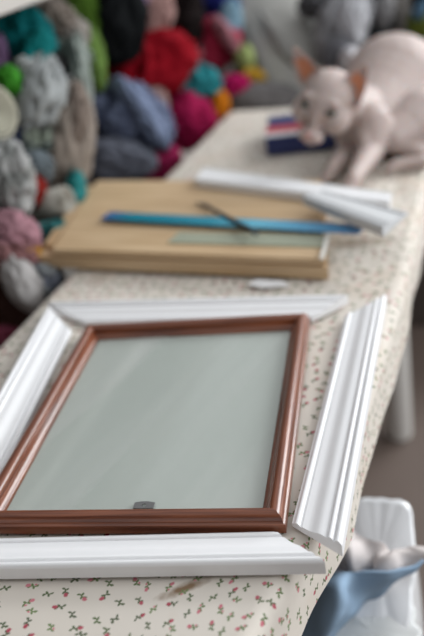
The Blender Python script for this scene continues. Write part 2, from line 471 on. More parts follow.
moulding('white moulding lying across the front, nearest the camera below the brown frame', A, A2, B, B2, Zm, G)
A, A2, B, B2 = bar(atf(292, 523, .008), atf(331, 556), atf(345, 316, .008), atf(386, 300, .010))
moulding('white moulding along the right side of the brown frame', A, A2, B, B2, Zm, G)
A, A2, B, B2 = bar(atf(-64, 610, .008), atf(-190, 640), atf(71, 330, .010), atf(40, 311, .010))
moulding('white moulding along the left side of the brown frame', A, A2, B, B2, Zm, G)
A, A2, B, B2 = bar(atf(86, 323, .008), atf(48, 303, .014), atf(312, 319, .008), atf(347, 302, .014))
moulding('white moulding behind the far rail of the brown frame', A, A2, B, B2, Zm, G)

# ------------------------------------------------------------------ wooden board and what lies on it
nl, nr, fl = atf(40, 268, 0.004), atf(329, 281, 0.004), atf(86, 184, 0.026)
bx_ = (nr-nl).normalized(); by_ = (fl-nl).normalized()          # the board is slightly out of square
BL, BD = (nr-nl).length, (fl-nl).length
def BP(x, y): return nl + bx_*x + by_*y
ZB = T+.005; ZBT = ZB+.030
bo = empty('drawing_board', BP(BL/2, BD/2)+Vector((0, 0, ZB)))
tag(bo, 'pale varnished wooden board with a stepped edge, behind the brown frame', 'wooden board')
def wood_slab(name, pts, z0, z1, bev, long_axis):
    bm = bmesh.new(); quad_slab(bm, pts, z0, z1, bev)
    uvl = bm.loops.layers.uv.verify()
    for f in bm.faces:
        for l in f.loops:
            q = l.vert.co; u = q.dot(long_axis); v_ = q.dot(Vector((-long_axis.y, long_axis.x, 0)))+q.z
            l[uvl].uv = (u, v_)
    return autosmooth(link(name, bm, M_board, bo))
wood_slab('base_layer', [BP(.0, .0), BP(BL, .0), BP(BL, BD), BP(.0, BD)], ZB, ZB+.019, .002, bx_)
wood_slab('top_layer', [BP(.026, .004), BP(BL-.003, .004), BP(BL-.003, BD-.003), BP(.026, BD-.003)], ZB+.0192, ZBT, .003, bx_)
wood_slab('end_cleat', [BP(.002, .030), BP(.0255, .030), BP(.0255, BD-.03), BP(.002, BD-.03)], ZB+.0192, ZBT-.003, .003, by_)

def slab_obj(name, pts, z0, z1, mat, label, cat, bev=.0004, group=None):
    c = sum(pts, Vector())/len(pts); c.z = z0
    bm = bmesh.new(); quad_slab(bm, pts, z0, z1, bev)
    o = link(name, bm, mat, smooth=False, origin=c)
    return tag(o, label, cat, group)
zr = ZBT-T
def atb(px, py, dz=0.0): return flat(at(px, py, zr+dz))
# green tinted clear strip
mt, nt, b = newmat('green_tinted_acrylic')
b.inputs['Base Color'].default_value = (0.50, 0.55, 0.44, 1); b.inputs['Roughness'].default_value = 0.12
b.inputs['Alpha'].default_value = 0.55
p0, p1 = atb(176, 236), atb(330, 240)
d = (p1-p0).normalized(); n = Vector((-d.y, d.x, 0))
slab_obj('clear_acrylic_strip', [p0-n*.030, p1-n*.030, p1+n*.012, p0+n*.012], ZBT+.0005, ZBT+.0025, mt,
         'pale green see-through strip lying on the board under the blue ruler', 'acrylic strip')
M_strip = simple('white_strip', (0.70, 0.68, 0.63), 0.5, .03)
q0, q1 = atb(322, 262, 0), atb(331, 226, 0)
d2 = (q1-q0).normalized(); n2 = Vector((-d2.y, d2.x, 0))
slab_obj('white_batten', [q0-n2*.003, q1-n2*.003, q1+n2*.003, q0+n2*.003], ZBT+.0030, ZBT+.0060, M_strip,
         'thin white batten lying at the right end of the wooden board', 'batten')
# blue ruler
mt, nt, b = newmat('blue_plastic')
tc = N(nt, 'ShaderNodeTexCoord'); mp = N(nt, 'ShaderNodeMapping')
p0, p1 = atb(107, 219.5), atb(363, 234)
d = (p1-p0).normalized(); n = Vector((-d.y, d.x, 0)); RL = (p1-p0).length
mp.inputs['Rotation'].default_value = (0, 0, -math.atan2(d.y, d.x)); nt.links.new(tc.outputs['Object'], mp.inputs[0])
sx = N(nt, 'ShaderNodeSeparateXYZ'); nt.links.new(mp.outputs[0], sx.inputs[0])
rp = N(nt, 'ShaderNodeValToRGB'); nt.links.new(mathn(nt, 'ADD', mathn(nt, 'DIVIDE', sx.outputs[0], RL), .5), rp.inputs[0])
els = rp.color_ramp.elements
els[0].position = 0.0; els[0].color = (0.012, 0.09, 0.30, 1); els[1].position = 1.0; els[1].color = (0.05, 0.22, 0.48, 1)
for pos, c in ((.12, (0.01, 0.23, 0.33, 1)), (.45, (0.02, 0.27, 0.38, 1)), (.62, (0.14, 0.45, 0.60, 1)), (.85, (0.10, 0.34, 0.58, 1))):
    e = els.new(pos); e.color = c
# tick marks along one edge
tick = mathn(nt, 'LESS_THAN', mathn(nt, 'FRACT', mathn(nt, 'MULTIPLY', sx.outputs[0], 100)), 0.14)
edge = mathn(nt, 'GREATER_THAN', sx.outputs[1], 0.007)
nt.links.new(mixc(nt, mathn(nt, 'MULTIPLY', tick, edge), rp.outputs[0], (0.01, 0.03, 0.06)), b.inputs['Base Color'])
b.inputs['Roughness'].default_value = 0.22
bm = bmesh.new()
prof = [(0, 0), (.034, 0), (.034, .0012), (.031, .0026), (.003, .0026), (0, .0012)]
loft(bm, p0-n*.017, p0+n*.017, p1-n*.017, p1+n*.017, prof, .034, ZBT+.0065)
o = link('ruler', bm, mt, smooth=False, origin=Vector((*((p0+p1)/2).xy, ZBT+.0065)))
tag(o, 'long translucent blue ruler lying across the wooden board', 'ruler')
# craft knife across the ruler
M_dark = simple('dark_steel', (0.035, 0.045, 0.055), 0.4, .2, 50, 0, 0, .4)
M_blade = simple('blade_steel', (0.10, 0.11, 0.12), 0.3, .1, 50, 0, 0, .8)
k0, k1 = at(199, 203, zr+.002), at(258, 236, zr+.011)
kn = empty('craft_knife', flat(k0)+Vector((0, 0, ZBT)))
tag(kn, 'slim dark craft knife resting across the blue ruler', 'knife')
def tube(bm, pts, rads, seg=12, flatz=1.0):
    rings = []
    for i, p in enumerate(pts):
        t = (pts[min(i+1, len(pts)-1)] - pts[max(i-1, 0)]).normalized()
        s = t.cross(Vector((0, 0, 1)))
        if s.length < 1e-4: s = Vector((1, 0, 0))
        s.normalize(); u = s.cross(t)
        r = rads[i]
        rings.append([bm.verts.new(p + s*r*math.cos(2*math.pi*k/seg) + u*r*flatz*math.sin(2*math.pi*k/seg)) for k in range(seg)])
    for i in range(len(rings)-1):
        for k in range(seg):
            bm.faces.new((rings[i][k], rings[i][(k+1) % seg], rings[i+1][(k+1) % seg], rings[i+1][k]))
    bm.faces.new(rings[0][::-1]); bm.faces.new(rings[-1])
k0 = Vector((k0.x, k0.y, ZBT+.0035)); k1 = Vector((k1.x, k1.y, ZBT+.0145))
ts = [.22, .25, .34, .5, .7, .9, .98, 1]
bm = bmesh.new(); tube(bm, [k0.lerp(k1, t) for t in ts], [.0022, .0036, .0042, .0040, .0045, .0048, .0042, .002], 12, .75)
link('handle', bm, M_dark, kn)
kd = (k1-k0).normalized(); ks = kd.cross(Vector((0, 0, 1))).normalized()
bm = bmesh.new()
pl = [k0.lerp(k1, .24)+ks*.004, k0.lerp(k1, .24)-ks*.003, k0.lerp(k1, .08)-ks*.0045, k0+ks*.008, k0.lerp(k1, .07)+ks*.005]
lo = [bm.verts.new(p_) for p_ in pl]; hi = [bm.verts.new(p_+Vector((0, 0, .0016))) for p_ in pl]
bm.faces.new(lo); bm.faces.new(hi[::-1])
for k in range(5): bm.faces.new((lo[k], lo[(k+1) % 5], hi[(k+1) % 5], hi[k]))
link('blade', bm, M_blade, kn, False)
# two spare mouldings on the board
G2 = 'spare white mouldings on the wooden board'
def bar2(a, b, cut_a, cut_b):
    d = (b-a).normalized(); n = Vector((-d.y, d.x, 0))
    return a, a+n*MW+d*cut_a, b, b+n*MW+d*cut_b
A, A2, B, B2 = atb(196, 182, .010), atb(203, 165, .010), atb(389, 206, .010), atb(392, 190, .010)
moulding('long white moulding on the far right of the board in front of the cat', A2, A, B2, B, ZBT+.001, G2)
A, A2, B, B2 = atb(303, 202, .024), atb(325, 190, .024), atb(383, 234, .024), atb(408, 212, .024)
moulding('short mitred greyish white moulding overhanging the board end, lying askew', A2, A, B2, B, ZBT+.0195, G2, M_whitecut)
# white scrap in front of the board
bm = bmesh.new()
sc_pts = [atf(247, 286), atf(262, 289), atf(290, 287), atf(284, 283), atf(258, 281)]
quad_slab(bm, sc_pts, T+.0045, T+.0075, .0008)
tag(link('scrap', bm, M_white, smooth=False, origin=Vector((*sc_pts[0].xy, T+.0045))), 'small white scrap on the cloth in front of the wooden board', 'scrap')

# ------------------------------------------------------------------ striped box beside the cat
M_navy = simple('navy_card', (0.018, 0.03, 0.13), 0.5, .1)
M_red = simple('red_card', (0.42, 0.035, 0.045), 0.5, .1)
M_wcard = simple('white_card', (0.66, 0.66, 0.68), 0.5, .05)
q0 = atf(267, 156); q1 = atf(330, 155); hb = .036
n = (atf(273, 112)-q0).normalized(); d = Vector((n.y, -n.x, 0)); W_ = .155; D_ = .17
bxo = empty('striped_box', Vector((*(q0+d*W_/2+n*D_/2).xy, T+.005)))
tag(bxo, 'flat navy box with a red and a white stripe, behind the cat\'s face', 'box')
bm = bmesh.new(); quad_slab(bm, [q0, q0+d*W_, q0+d*W_+n*D_, q0+n*D_], T+.005, T+.005+hb, .0015)
link('box_body', bm, M_navy, bxo, False)
def stripe(y0, y1, mat, name):
    bm = bmesh.new(); quad_slab(bm, [q0+n*y0-d*.0003, q0+d*(W_+.0003)+n*y0, q0+d*(W_+.0003)+n*y1, q0+n*y1-d*.0003], T+.005+hb-.002, T+.005+hb+.0006)
    link(name, bm, mat, bxo, False)
stripe(.004, .032, M_wcard, 'white_stripe'); stripe(.032, .085, M_red, 'red_stripe')

# ------------------------------------------------------------------ the hairless cat
def ellipsoid(bm, c, r, rot=None, sub=3):
    g = bmesh.ops.create_icosphere(bm, subdivisions=sub, radius=1.0)
    for v in g['verts']:
        p = Vector((v.co.x*r[0], v.co.y*r[1], v.co.z*r[2]))
        if rot is not None: p = rot @ p
        v.co = p + Vector(c)
def capsule(bm, p0, p1, r0, r1, n=5):
    d = (p1-p0).length; k = max(3, int(d/(min(r0, r1)*0.25)))
    for i in range(k+1):
        t = i/k; r = r0+(r1-r0)*t; ellipsoid(bm, p0.lerp(p1, t), (r,)*3, None, 3 if r > .045 else 2)
def chain(bm, pts):
    for (a, ra), (b, rb) in zip(pts, pts[1:]): capsule(bm, a, b, ra, rb)

HC = pd(325, 104, 1.56)                                           # middle of the head
Hf = (-FW*0.86 - RT*0.42 - UP*0.42).normalized()                   # where the face points
Hr = (RT*0.97 - UP*0.26); Hr = (Hr - Hf*Hr.dot(Hf)).normalized()
Hu = Hf.cross(Hr).normalized()
if Hu.dot(UP) < 0: Hu = -Hu
HM = Matrix((Hr, Hu, Hf)).transposed()
def H(x, y, z): return HC + HM @ (Vector((x, y, z))*1.08)
cat_base = flat(at(372, 176)) + Vector((0, 0, T+.004))
cat = empty('cat', cat_base)
tag(cat, 'pale pink hairless cat with large ears crouching on the far right of the table', 'cat')
bm = bmesh.new()
rotH = HM @ Matrix.Scale(1.08, 3)
# skull, brow, cheeks, bridge, muzzle, chin
ellipsoid(bm, H(0, .016, -.012), (.043, .040, .052), rotH)
ellipsoid(bm, H(0, .004, .012), (.036, .034, .034), rotH)
for sx_ in (-1, 1):
    ellipsoid(bm, H(sx_*.027, -.016, .004), (.023, .027, .032), rotH)
    ellipsoid(bm, H(sx_*.020, .014, .034), (.014, .007, .011), rotH)
    ellipsoid(bm, H(sx_*.0095, -.046, .034), (.013, .012, .018), rotH)
ellipsoid(bm, H(0, -.014, .034), (.011, .028, .015), rotH)
ellipsoid(bm, H(0, -.042, .038), (.009, .010, .015), rotH)
ellipsoid(bm, H(0, -.056, .022), (.013, .010, .018), rotH)
# neck and body
tp = lambda x, y, d: pd(x, y, d)
chain(bm, [(H(0, .0, -.030), .036), (tp(352, 110, 1.64), .040), (tp(366, 112, 1.70), .056)])
chain(bm, [(tp(366, 118, 1.69), .056), (tp(380, 102, 1.74), .078), (tp(394, 86, 1.79), .105), (tp(424, 95, 1.83), .100), (tp(438, 114, 1.85), .070)])
chain(bm, [(tp(362, 130, 1.66), .042), (tp(380, 128, 1.72), .058), (tp(410, 128, 1.75), .060)])     # chest and belly
# skin folds over the shoulder
chain(bm, [(tp(358, 98, 1.635), .014), (tp(366, 118, 1.62), .018), (tp(364, 140, 1.61), .016)])
def foot(p, d, r):
    """paw lying on the table, toes along d"""
    s = d.cross(Vector((0, 0, 1))).normalized()
    rot = Matrix((d, s, Vector((0, 0, 1)))).transposed()
    z0 = T+.006
    c = Vector((p.x, p.y, z0+r*.75))
    ellipsoid(bm, c, (r*1.5, r*1.05, r*.8), rot)
    for k in (-1.4, -.5, .5, 1.4):
        q = c + d*(r*(1.55-.12*k*k)) + s*(k*r*.42); q.z = z0+r*.45
        ellipsoid(bm, q, (r*.62, r*.30, r*.42), rot, 2)
tocam = flat(-FW*.8 - RT*.6).normalized()
# front legs: shoulder, elbow, wrist, paw
pw1 = at(352, 186, .012); pw2 = at(330, 176, .012)
chain(bm, [(tp(370, 122, 1.63), .040), (tp(371, 150, 1.625), .026), (pw1+Vector((0.002, 0, .012)), .0135)])
foot(pw1, tocam, .0150)
chain(bm, [(tp(354, 122, 1.67), .042), (tp(350, 148, 1.67), .025), (pw2+Vector((0.002, 0, .012)), .0130)])
foot(pw2, tocam, .0145)
# near hind leg: thigh, knee, shank, long foot
ft = at(398, 167, .012)
kn_ = tp(392, 138, 1.64)
chain(bm, [(tp(432, 113, 1.75), .066), (tp(420, 118, 1.685), .054), (kn_, .030)])
chain(bm, [(kn_, .024), (tp(432, 158, 1.68), .017), (at(424, 162, .016), .013)])
chain(bm, [(at(424, 162, .016), .0135), (ft+Vector((0, 0, .004)), .013)])
foot(ft, flat(-RT*.8-FW*.35).normalized(), .0140)
# tail curled round the rump
chain(bm, [(tp(446, 122, 1.92), .018), (at(446, 112, .018), .013), (at(425, 104, .015), .010), (at(395, 102, .012), .007)])
# ears: cupped cones
def ear(side, base_in, base_out, tip, depthv):
    n = 10
    a, b, t = Vector(base_in), Vector(base_out), Vector(tip)
    rows = 10; fr_, bk = [], []
    for i in range(rows+1):
        q = i/rows; L_, R_ = a.lerp(t, q**1.0), b.lerp(t, q**1.0)
        bow = math.sin(q*math.pi)*.008
        L_ = L_ - Vector((side*bow*.6, 0, 0)); R_ = R_ + Vector((side*bow*1.0, 0, 0))
        r1, r2 = [], []
        for k in range(n+1):
            s = k/n; p = L_.lerp(R_, s); dip = math.sin(s*math.pi)*depthv*(1-q*.85)
            r1.append(H(p.x, p.y, p.z-dip)); r2.append(H(p.x, p.y, p.z-dip-.0040))
        fr_.append(r1); bk.append(r2)
    V1 = [[bm.verts.new(p) for p in r] for r in fr_]; V2 = [[bm.verts.new(p) for p in r] for r in bk]
    for i in range(rows):
        for k in range(n):
            bm.faces.new((V1[i][k], V1[i][k+1], V1[i+1][k+1], V1[i+1][k]))
            bm.faces.new((V2[i][k], V2[i+1][k], V2[i+1][k+1], V2[i][k+1]))
    for i in range(rows):
        bm.faces.new((V1[i][0], V1[i+1][0], V2[i+1][0], V2[i][0])); bm.faces.new((V1[i][n], V2[i][n], V2[i+1][n], V1[i+1][n]))
    for k in range(n):
        bm.faces.new((V1[0][k], V2[0][k], V2[0][k+1], V1[0][k+1])); bm.faces.new((V1[rows][k], V1[rows][k+1], V2[rows][k+1], V2[rows][k]))
    return fr_
e1 = ear(-1, (-.012, .046, .012), (-.050, .010, -.002), (-.078, .074, .004), .018)
e2 = ear(1, (.014, .046, .012), (.051, .000, -.002), (.048, .086, .004), .020)
def skin_mat():
    mt, nt, b = newmat('cat_skin')
    tc = N(nt, 'ShaderNodeTexCoord'); no = N(nt, 'ShaderNodeTexNoise'); no.inputs['Scale'].default_value = 14; no.inputs['Detail'].default_value = 3
    nt.links.new(tc.outputs['Object'], no.inputs[0])
    nt.links.new(mixc(nt, no.outputs[0], (0.40, 0.315, 0.29), (0.53, 0.44, 0.41)), b.inputs['Base Color'])
    b.inputs['Roughness'].default_value = 0.55
    b.inputs['Subsurface Weight'].default_value = 0.35; b.inputs['Subsurface Radius'].default_value = (1.0, 0.35, 0.2); b.inputs['Subsurface Scale'].default_value = 0.008
    return mt
M_skin = skin_mat()
for v in bm.verts: v.co.z = max(v.co.z, T+.0065)
body = link('body', bm, M_skin, cat)
r_ = body.modifiers.new('remesh', 'REMESH'); r_.mode = 'VOXEL'; r_.voxel_size = 0.0028; r_.use_smooth_shade = True
s_ = body.modifiers.new('smooth', 'SMOOTH'); s_.factor = 0.5; s_.iterations = 14
# inner ears: glow of light through the thin skin, painted as orange
M_ear = simple('ear_inside_glow', (0.66, 0.27, 0.15), 0.6, .1, 40)
for rows in (e1, e2):
    bm = bmesh.new()
    n = len(rows[0])-1
    g1 = []; g2 = []
    for i in range(0, 7):
        g1.append([bm.verts.new(rows[i][k] + HM @ Vector((0, 0, .0016))) for k in range(2, n-1)])
        g2.append([bm.verts.new(rows[i][k] + HM @ Vector((0, 0, -.0010))) for k in range(2, n-1)])
    m_ = len(g1[0])
    for i in range(6):
        for k in range(m_-1):
            bm.faces.new((g1[i][k], g1[i][k+1], g1[i+1][k+1], g1[i+1][k])); bm.faces.new((g2[i][k], g2[i+1][k], g2[i+1][k+1], g2[i][k+1]))
    link('inner_ear', bm, M_ear, cat)
# eyes: half closed, looking down; nose
M_eye = simple('eye_dark', (0.035, 0.04, 0.03), 0.15, .2, 50, 0, .5)
M_nose = simple('nose_pink', (0.55, 0.27, 0.25), 0.5, .1)
for sx_ in (-1, 1):
    bm = bmesh.new()
    rot = HM @ Matrix.Rotation(math.radians(sx_*14), 3, 'Z')
    ellipsoid(bm, H(sx_*.0215, .0000, .0385), (.0112, .0058, .0070), rot, 3)
    link('eye', bm, M_eye, cat)
bm = bmesh.new(); ellipsoid(bm, H(0, -.040, .0525), (.0058, .0042, .004), HM, 2)
link('nose', bm, M_nose, cat)
bm = bmesh.new()
for sx_ in (-1, 1):
    tube(bm, [H(0, -.047, .0540), H(sx_*.006, -.052, .0515), H(sx_*.013, -.052, .0460)], [.0008, .0009, .0006], 6)
link('mouth', bm, M_nose, cat)

# ------------------------------------------------------------------ shelving rack with fabrics, left of and beyond the table
M_shelf = simple('grey_white_shelf', (0.46, 0.43, 0.40), 0.6, .05, 6)
M_back = simple('gap_shade_dark', (0.035, 0.028, 0.026), 0.8, .2, 6)  # coloured dark so the gaps between bundles read as shade
rk = empty('storage_rack', (-1.08, 1.9, 0))
tag(rk, 'open storage rack stuffed with fabrics along the left of the table', 'storage rack')
sb = at(30, 12, .40)
shz = T+.375
bm = bmesh.new(); rbox(bm, (-1.36, .55, shz), (-.76, 1.62, shz+.03), .003); link('upper_shelf', bm, M_shelf, rk, False)
bm = bmesh.new(); rbox(bm, (-1.36, .55, .30), (-.70, 4.0, .33), .003); link('lower_shelf', bm, M_shelf, rk, False)
bm = bmesh.new(); rbox(bm, (-1.40, .55, 0.0), (-1.365, 4.0, 2.2), .003); link('back_panel', bm, M_back, rk, False)
for yy in (.56, 3.94):
    bm = bmesh.new(); rbox(bm, (-1.36, yy, 0), (-1.30, yy+.04, 2.2), .003); link('upright', bm, M_shelf, rk, False)

MATS = {}
def fabmat(col, kind='plain', col2=None):
    col = tuple(c*.72 for c in col); col2 = tuple(c*.72 for c in col2) if col2 else None
    key = (col, kind, col2)
    if key not in MATS:
        if kind == 'plain': MATS[key] = simple('fabric', col, 0.9, .22, 18, .2, 0, 0, 0)
        else: MATS[key] = two_tone('printed_fabric', col, col2, 45, .5, .05)
    return MATS[key]
def bundle_bm(c, r, seed, wr=.22, fold=3.0, tilt=0.0, sub=5):
    """crumpled cloth: a lump with sharp folds running over it"""
    bm = bmesh.new()
    g = bmesh.ops.create_icosphere(bm, subdivisions=sub, radius=1.0)
    rr = (r[0]+r[1]+r[2])/3
    rot = Matrix((RT, UP, -FW)).transposed() @ Matrix.Rotation(tilt, 3, 'Z')
    off = Vector((seed*7.31, seed*3.17, seed*1.73))
    ax = Vector((math.sin(seed*2.1), math.cos(seed*1.3), math.sin(seed*.7)))
    for v in g['verts']:
        n = v.co.normalized()
        ns_ = Vector((n.x*1.25, n.y*.55, n.z*1.25)) if seed % 3 else Vector((n.x*.6, n.y*1.3, n.z*.9))
        q = n*1.1 + off
        warp = Vector((noise.noise(q*1.3), noise.noise(q*1.3+Vector((9, 0, 0))), noise.noise(q*1.3+Vector((0, 9, 0)))))
        rid = 1-abs(noise.noise((ns_ + warp*.6)*fold*.70 + off))*2.2
        rid2 = 1-abs(noise.noise((ns_ + warp*.5)*fold*1.5 + off*2))*2.0
        k = 1 + wr*(rid-.5)*.9 + wr*.25*(rid2-.5) + .16*noise.noise(q*.9)
        p = Vector((n.x*r[0], n.y*r[1], n.z*r[2]))*k
        v.co = rot @ p
    bmesh.ops.translate(bm, verts=bm.verts, vec=c)
    return bm
def bundle(name, px, py, rx, ry, depth, col, label, cat, kind='plain', col2=None, tilt=0.0, wr=.24, fold=3.0, group=None, thick=None, seed=[1]):
    seed[0] += 1
    c = pd(px, py, depth); k = depth/FPX
    r = (rx*k*1.22, ry*k*1.22, thick or min(.085, max(.045, (rx+ry)/2*k)))
    o = link(name, bundle_bm(c, r, seed[0], wr, fold, tilt), fabmat(col, kind, col2), origin=c)
    return tag(o, label, cat, group)
def roll(name, px, py, rpx, length, depth, axis, col, label, col2=(0.5, .48, .43), group='rolled fabrics on the rack'):
    """a bolt of cloth: spiral end, tube of cloth along the axis"""
    c = pd(px, py, depth); r = rpx*depth/FPX
    ax = axis.normalized(); s = ax.orthogonal().normalized(); u = ax.cross(s)
    bm = bmesh.new()
    turns = 5; n = 28; th = r/turns*.62; pts = []
    for i in range(turns*n+1):
        a = 2*math.pi*i/n; q = r*.14 + (r*.86)*(i/(turns*n)); pts.append((a, q))
    def ringpt(a, q, t): 
        wob = 1+.05*noise.noise(Vector((math.cos(a)*1.5, math.sin(a)*1.5, t*12)))
        return c + ax*t + (s*math.cos(a) + u*math.sin(a))*q*wob
    for i in range(len(pts)-1):
        (a0, q0_), (a1, q1_) = pts[i], pts[i+1]
        segs = [0, length*.33, length*.66, length]
        for t0, t1 in zip(segs, segs[1:]):
            if i >= len(pts)-1-n:
                bm.faces.new([bm.verts.new(p) for p in (ringpt(a0, q0_, t0), ringpt(a1, q1_, t0), ringpt(a1, q1_, t1), ringpt(a0, q0_, t1))])
        for t in (0, length):
            bm.faces.new([bm.verts.new(p) for p in (ringpt(a0, q0_-th, t+.003), ringpt(a1, q1_-th, t+.003), ringpt(a1, q1_, t), ringpt(a0, q0_, t))])
    bm2 = bm
    lathe(bm2, [(r*.80, length*.02), (r*.80, length*.98)], c, 20, Matrix((s, u, ax)).transposed())
    bmesh.ops.remove_doubles(bm2, verts=bm2.verts, dist=.0004)
    o = link(name, bm2, fabmat(col), origin=c)
    return tag(o, label, 'fabric roll', group)

B = bundle
FG = 'fabrics stuffed in the rack'
# --- left column (next to the table)
B('folded_fabric', 20, 42, 26, 30, 1.66, (0.004, 0.14, 0.15), 'dark teal cloth hanging below the upper shelf at the far left', 'fabric', tilt=.3, fold=2.2)
B('folded_fabric', 33, 62, 13, 28, 1.62, (0.006, 0.17, 0.17), 'teal cloth fold hanging down above the white bag', 'fabric', tilt=-.35)
B('folded_fabric', 0, 62, 9, 26, 1.60, (0.15, 0.09, 0.17), 'mauve cloth at the left picture edge beside the teal cloth', 'fabric', tilt=.2)
B('folded_fabric', 45, 20, 24, 14, 1.76, (0.26, 0.22, 0.19), 'taupe bunched cloth just below the upper shelf', 'fabric', wr=.4, fold=4)
B('folded_fabric', 68, 36, 16, 16, 1.80, (0.34, 0.31, 0.28), 'light taupe crumpled cloth between the teal and the lime fabrics', 'fabric', wr=.4, fold=4)
B('folded_fabric', 10, 82, 11, 12, 1.56, (0.06, 0.30, 0.03), 'small bright green cloth above the cream roll end', 'fabric')
roll('fabric_roll', -4, 111, 29, .22, 1.50, FW*.6 - RT*.75 - UP*.05, (0.52, 0.50, 0.40), 'cream fabric roll showing its round end at the left picture edge')
B('plastic_bag', 38, 97, 19, 34, 1.60, (0.40, 0.42, 0.42), 'pale grey bag of cloth beside the cream roll end', 'bag', tilt=-.25, wr=.3)
B('plastic_bag', 28, 70, 9, 8, 1.60, (0.55, 0.57, 0.57), 'small white tied knot on top of the pale grey bag', 'bag', tilt=-.25, wr=.4)
B('folded_fabric', 66, 52, 22, 9, 1.78, (0.24, 0.28, 0.25), 'grey green cloth strap arching over the striped grey fabrics', 'fabric', tilt=-.2)
B('folded_fabric', 81, 75, 8, 32, 1.76, (0.30, 0.34, 0.31), 'pale grey green cloth edge hanging beside the lime fabric', 'fabric', tilt=.12)
B('folded_fabric', 64, 68, 18, 10, 1.78, (0.14, 0.13, 0.13), 'dark grey folded cloth under the arching strap', 'fabric', wr=.4)
B('folded_fabric', 66, 88, 18, 13, 1.76, (0.10, 0.11, 0.11), 'black and grey patterned cloth above the beige bundle', 'fabric', 'spots', (0.38, 0.38, 0.36), wr=.4)
B('folded_fabric', 88, 22, 14, 30, 1.98, (0.075, 0.15, 0.02), 'lime green cloth hanging between the taupe and black fabrics', 'fabric', tilt=.2)
B('folded_fabric', 94, 58, 9, 26, 1.94, (0.15, 0.25, 0.06), 'yellow green cloth left of the red bundle', 'fabric', tilt=.15)
B('folded_fabric', 82, 4, 14, 14, 2.02, (0.035, 0.11, 0.01), 'dark green cloth at the top above the lime fabric', 'fabric')
B('folded_fabric', 66, 140, 24, 46, 1.68, (0.34, 0.29, 0.25), 'large beige bundle at the far left corner of the wooden board', 'fabric', tilt=-.1, wr=.18, fold=2)
B('folded_fabric', 78, 120, 11, 28, 1.66, (0.25, 0.20, 0.17), 'brownish beige upright cloth leaning on the large beige bundle', 'fabric')
B('folded_fabric', 30, 140, 18, 20, 1.62, (0.09, 0.11, 0.11), 'dark grey green mottled cloth under the pale grey bag', 'fabric', 'spots', (0.30, 0.34, 0.28), wr=.35)
B('folded_fabric', 12, 140, 11, 16, 1.58, (0.02, 0.025, 0.045), 'navy cloth below the cream roll end', 'fabric')
B('folded_fabric', 34, 168, 16, 13, 1.56, (0.16, 0.19, 0.21), 'slate grey cloth above the small red cloth', 'fabric')
B('folded_fabric', 8, 182, 20, 30, 1.48, (0.46, 0.46, 0.45), 'white crumpled cloth with grey print at the left edge above the pink cloth', 'fabric', 'spots', (0.26, 0.27, 0.26), wr=.35)
B('folded_fabric', 33, 186, 9, 18, 1.55, (0.25, 0.02, 0.015), 'small dark red cloth squeezed beside the off white roll', 'fabric')
roll('fabric_roll', 66, 200, 16, .16, 1.56, -RT*.8 + FW*.5 - UP*.1, (0.47, 0.45, 0.40), 'off white fabric roll beside the left edge of the wooden board')
B('folded_fabric', 76, 198, 8, 24, 1.64, (0.03, 0.22, 0.22), 'thin teal cloth peeking out between the roll and the board', 'fabric')
roll('fabric_roll', 58, 231, 12, .12, 1.52, -RT*.8 + FW*.5 - UP*.05, (0.06, 0.24, 0.24), 'turquoise roll with a dark hollow below the off white roll')
B('folded_fabric', 60, 233, 12, 11, 1.54, (0.05, 0.20, 0.20), 'turquoise cloth tail touching the edge of the wooden board', 'fabric')
B('folded_fabric', 14, 236, 20, 22, 1.44, (0.45, 0.24, 0.28), 'pale pink cloth at the left edge', 'fabric', tilt=.5)
B('folded_fabric', 10, 262, 22, 17, 1.42, (0.28, 0.14, 0.14), 'dusky pink cloth below the pale pink one', 'fabric', wr=.35)
B('folded_fabric', 35, 258, 8, 11, 1.45, (0.50, 0.25, 0.03), 'small orange yellow cloth at the near left corner of the wooden board', 'fabric')
B('folded_fabric', 24, 284, 15, 26, 1.40, (0.48, 0.46, 0.45), 'white folded cloth hanging beside the table edge below the orange one', 'fabric', tilt=.5, wr=.12, fold=2)
B('folded_fabric', 46, 282, 16, 18, 1.44, (0.30, 0.32, 0.33), 'blue grey sprigged cloth between the white fold and the tablecloth', 'fabric', 'spots', (0.20, 0.22, 0.27))
B('folded_fabric', 6, 306, 34, 34, 1.50, (0.07, 0.035, 0.028), 'dark brown cloth at the lower left below the pink fabrics', 'fabric', fold=2)
B('folded_fabric', 2, 337, 17, 10, 1.42, (0.26, 0.06, 0.10), 'magenta cloth at the far left beside the white moulding', 'fabric')
B('folded_fabric', 14, 352, 20, 14, 1.46, (0.04, 0.035, 0.035), 'charcoal cloth under the magenta one', 'fabric')
# --- middle of the rack
B('folded_fabric', 118, 22, 23, 34, 1.99, (0.006, 0.007, 0.008), 'black cloth bundle hanging above the red bundle', 'fabric', wr=.16, fold=2, tilt=-.15)
B('folded_fabric', 128, 2, 16, 12, 2.12, (0.28, 0.20, 0.36), 'lavender cloth at the top edge behind the black bundle', 'fabric')
B('folded_fabric', 152, 14, 17, 24, 2.16, (0.38, 0.23, 0.21), 'pinkish beige draped cloth between the black and dark brown bundles', 'fabric', tilt=-.2)
B('folded_fabric', 144, 70, 42, 27, 2.12, (0.30, 0.005, 0.014), 'large bright red cloth bundle', 'fabric', tilt=.35, wr=.25, fold=2.5)
B('folded_fabric', 126, 118, 38, 28, 2.02, (0.10, 0.12, 0.20), 'large slate blue cloth bundle below the red one', 'fabric', 'spots', (0.20, 0.24, 0.36), tilt=-.4, wr=.3)
B('folded_fabric', 140, 112, 11, 34, 1.97, (0.22, 0.27, 0.40), 'light blue cloth fold running down the slate blue bundle', 'fabric', tilt=.62, wr=.15)
B('folded_fabric', 112, 162, 34, 20, 1.96, (0.15, 0.16, 0.20), 'grey blue cloth bundle touching the far edge of the wooden board', 'fabric')
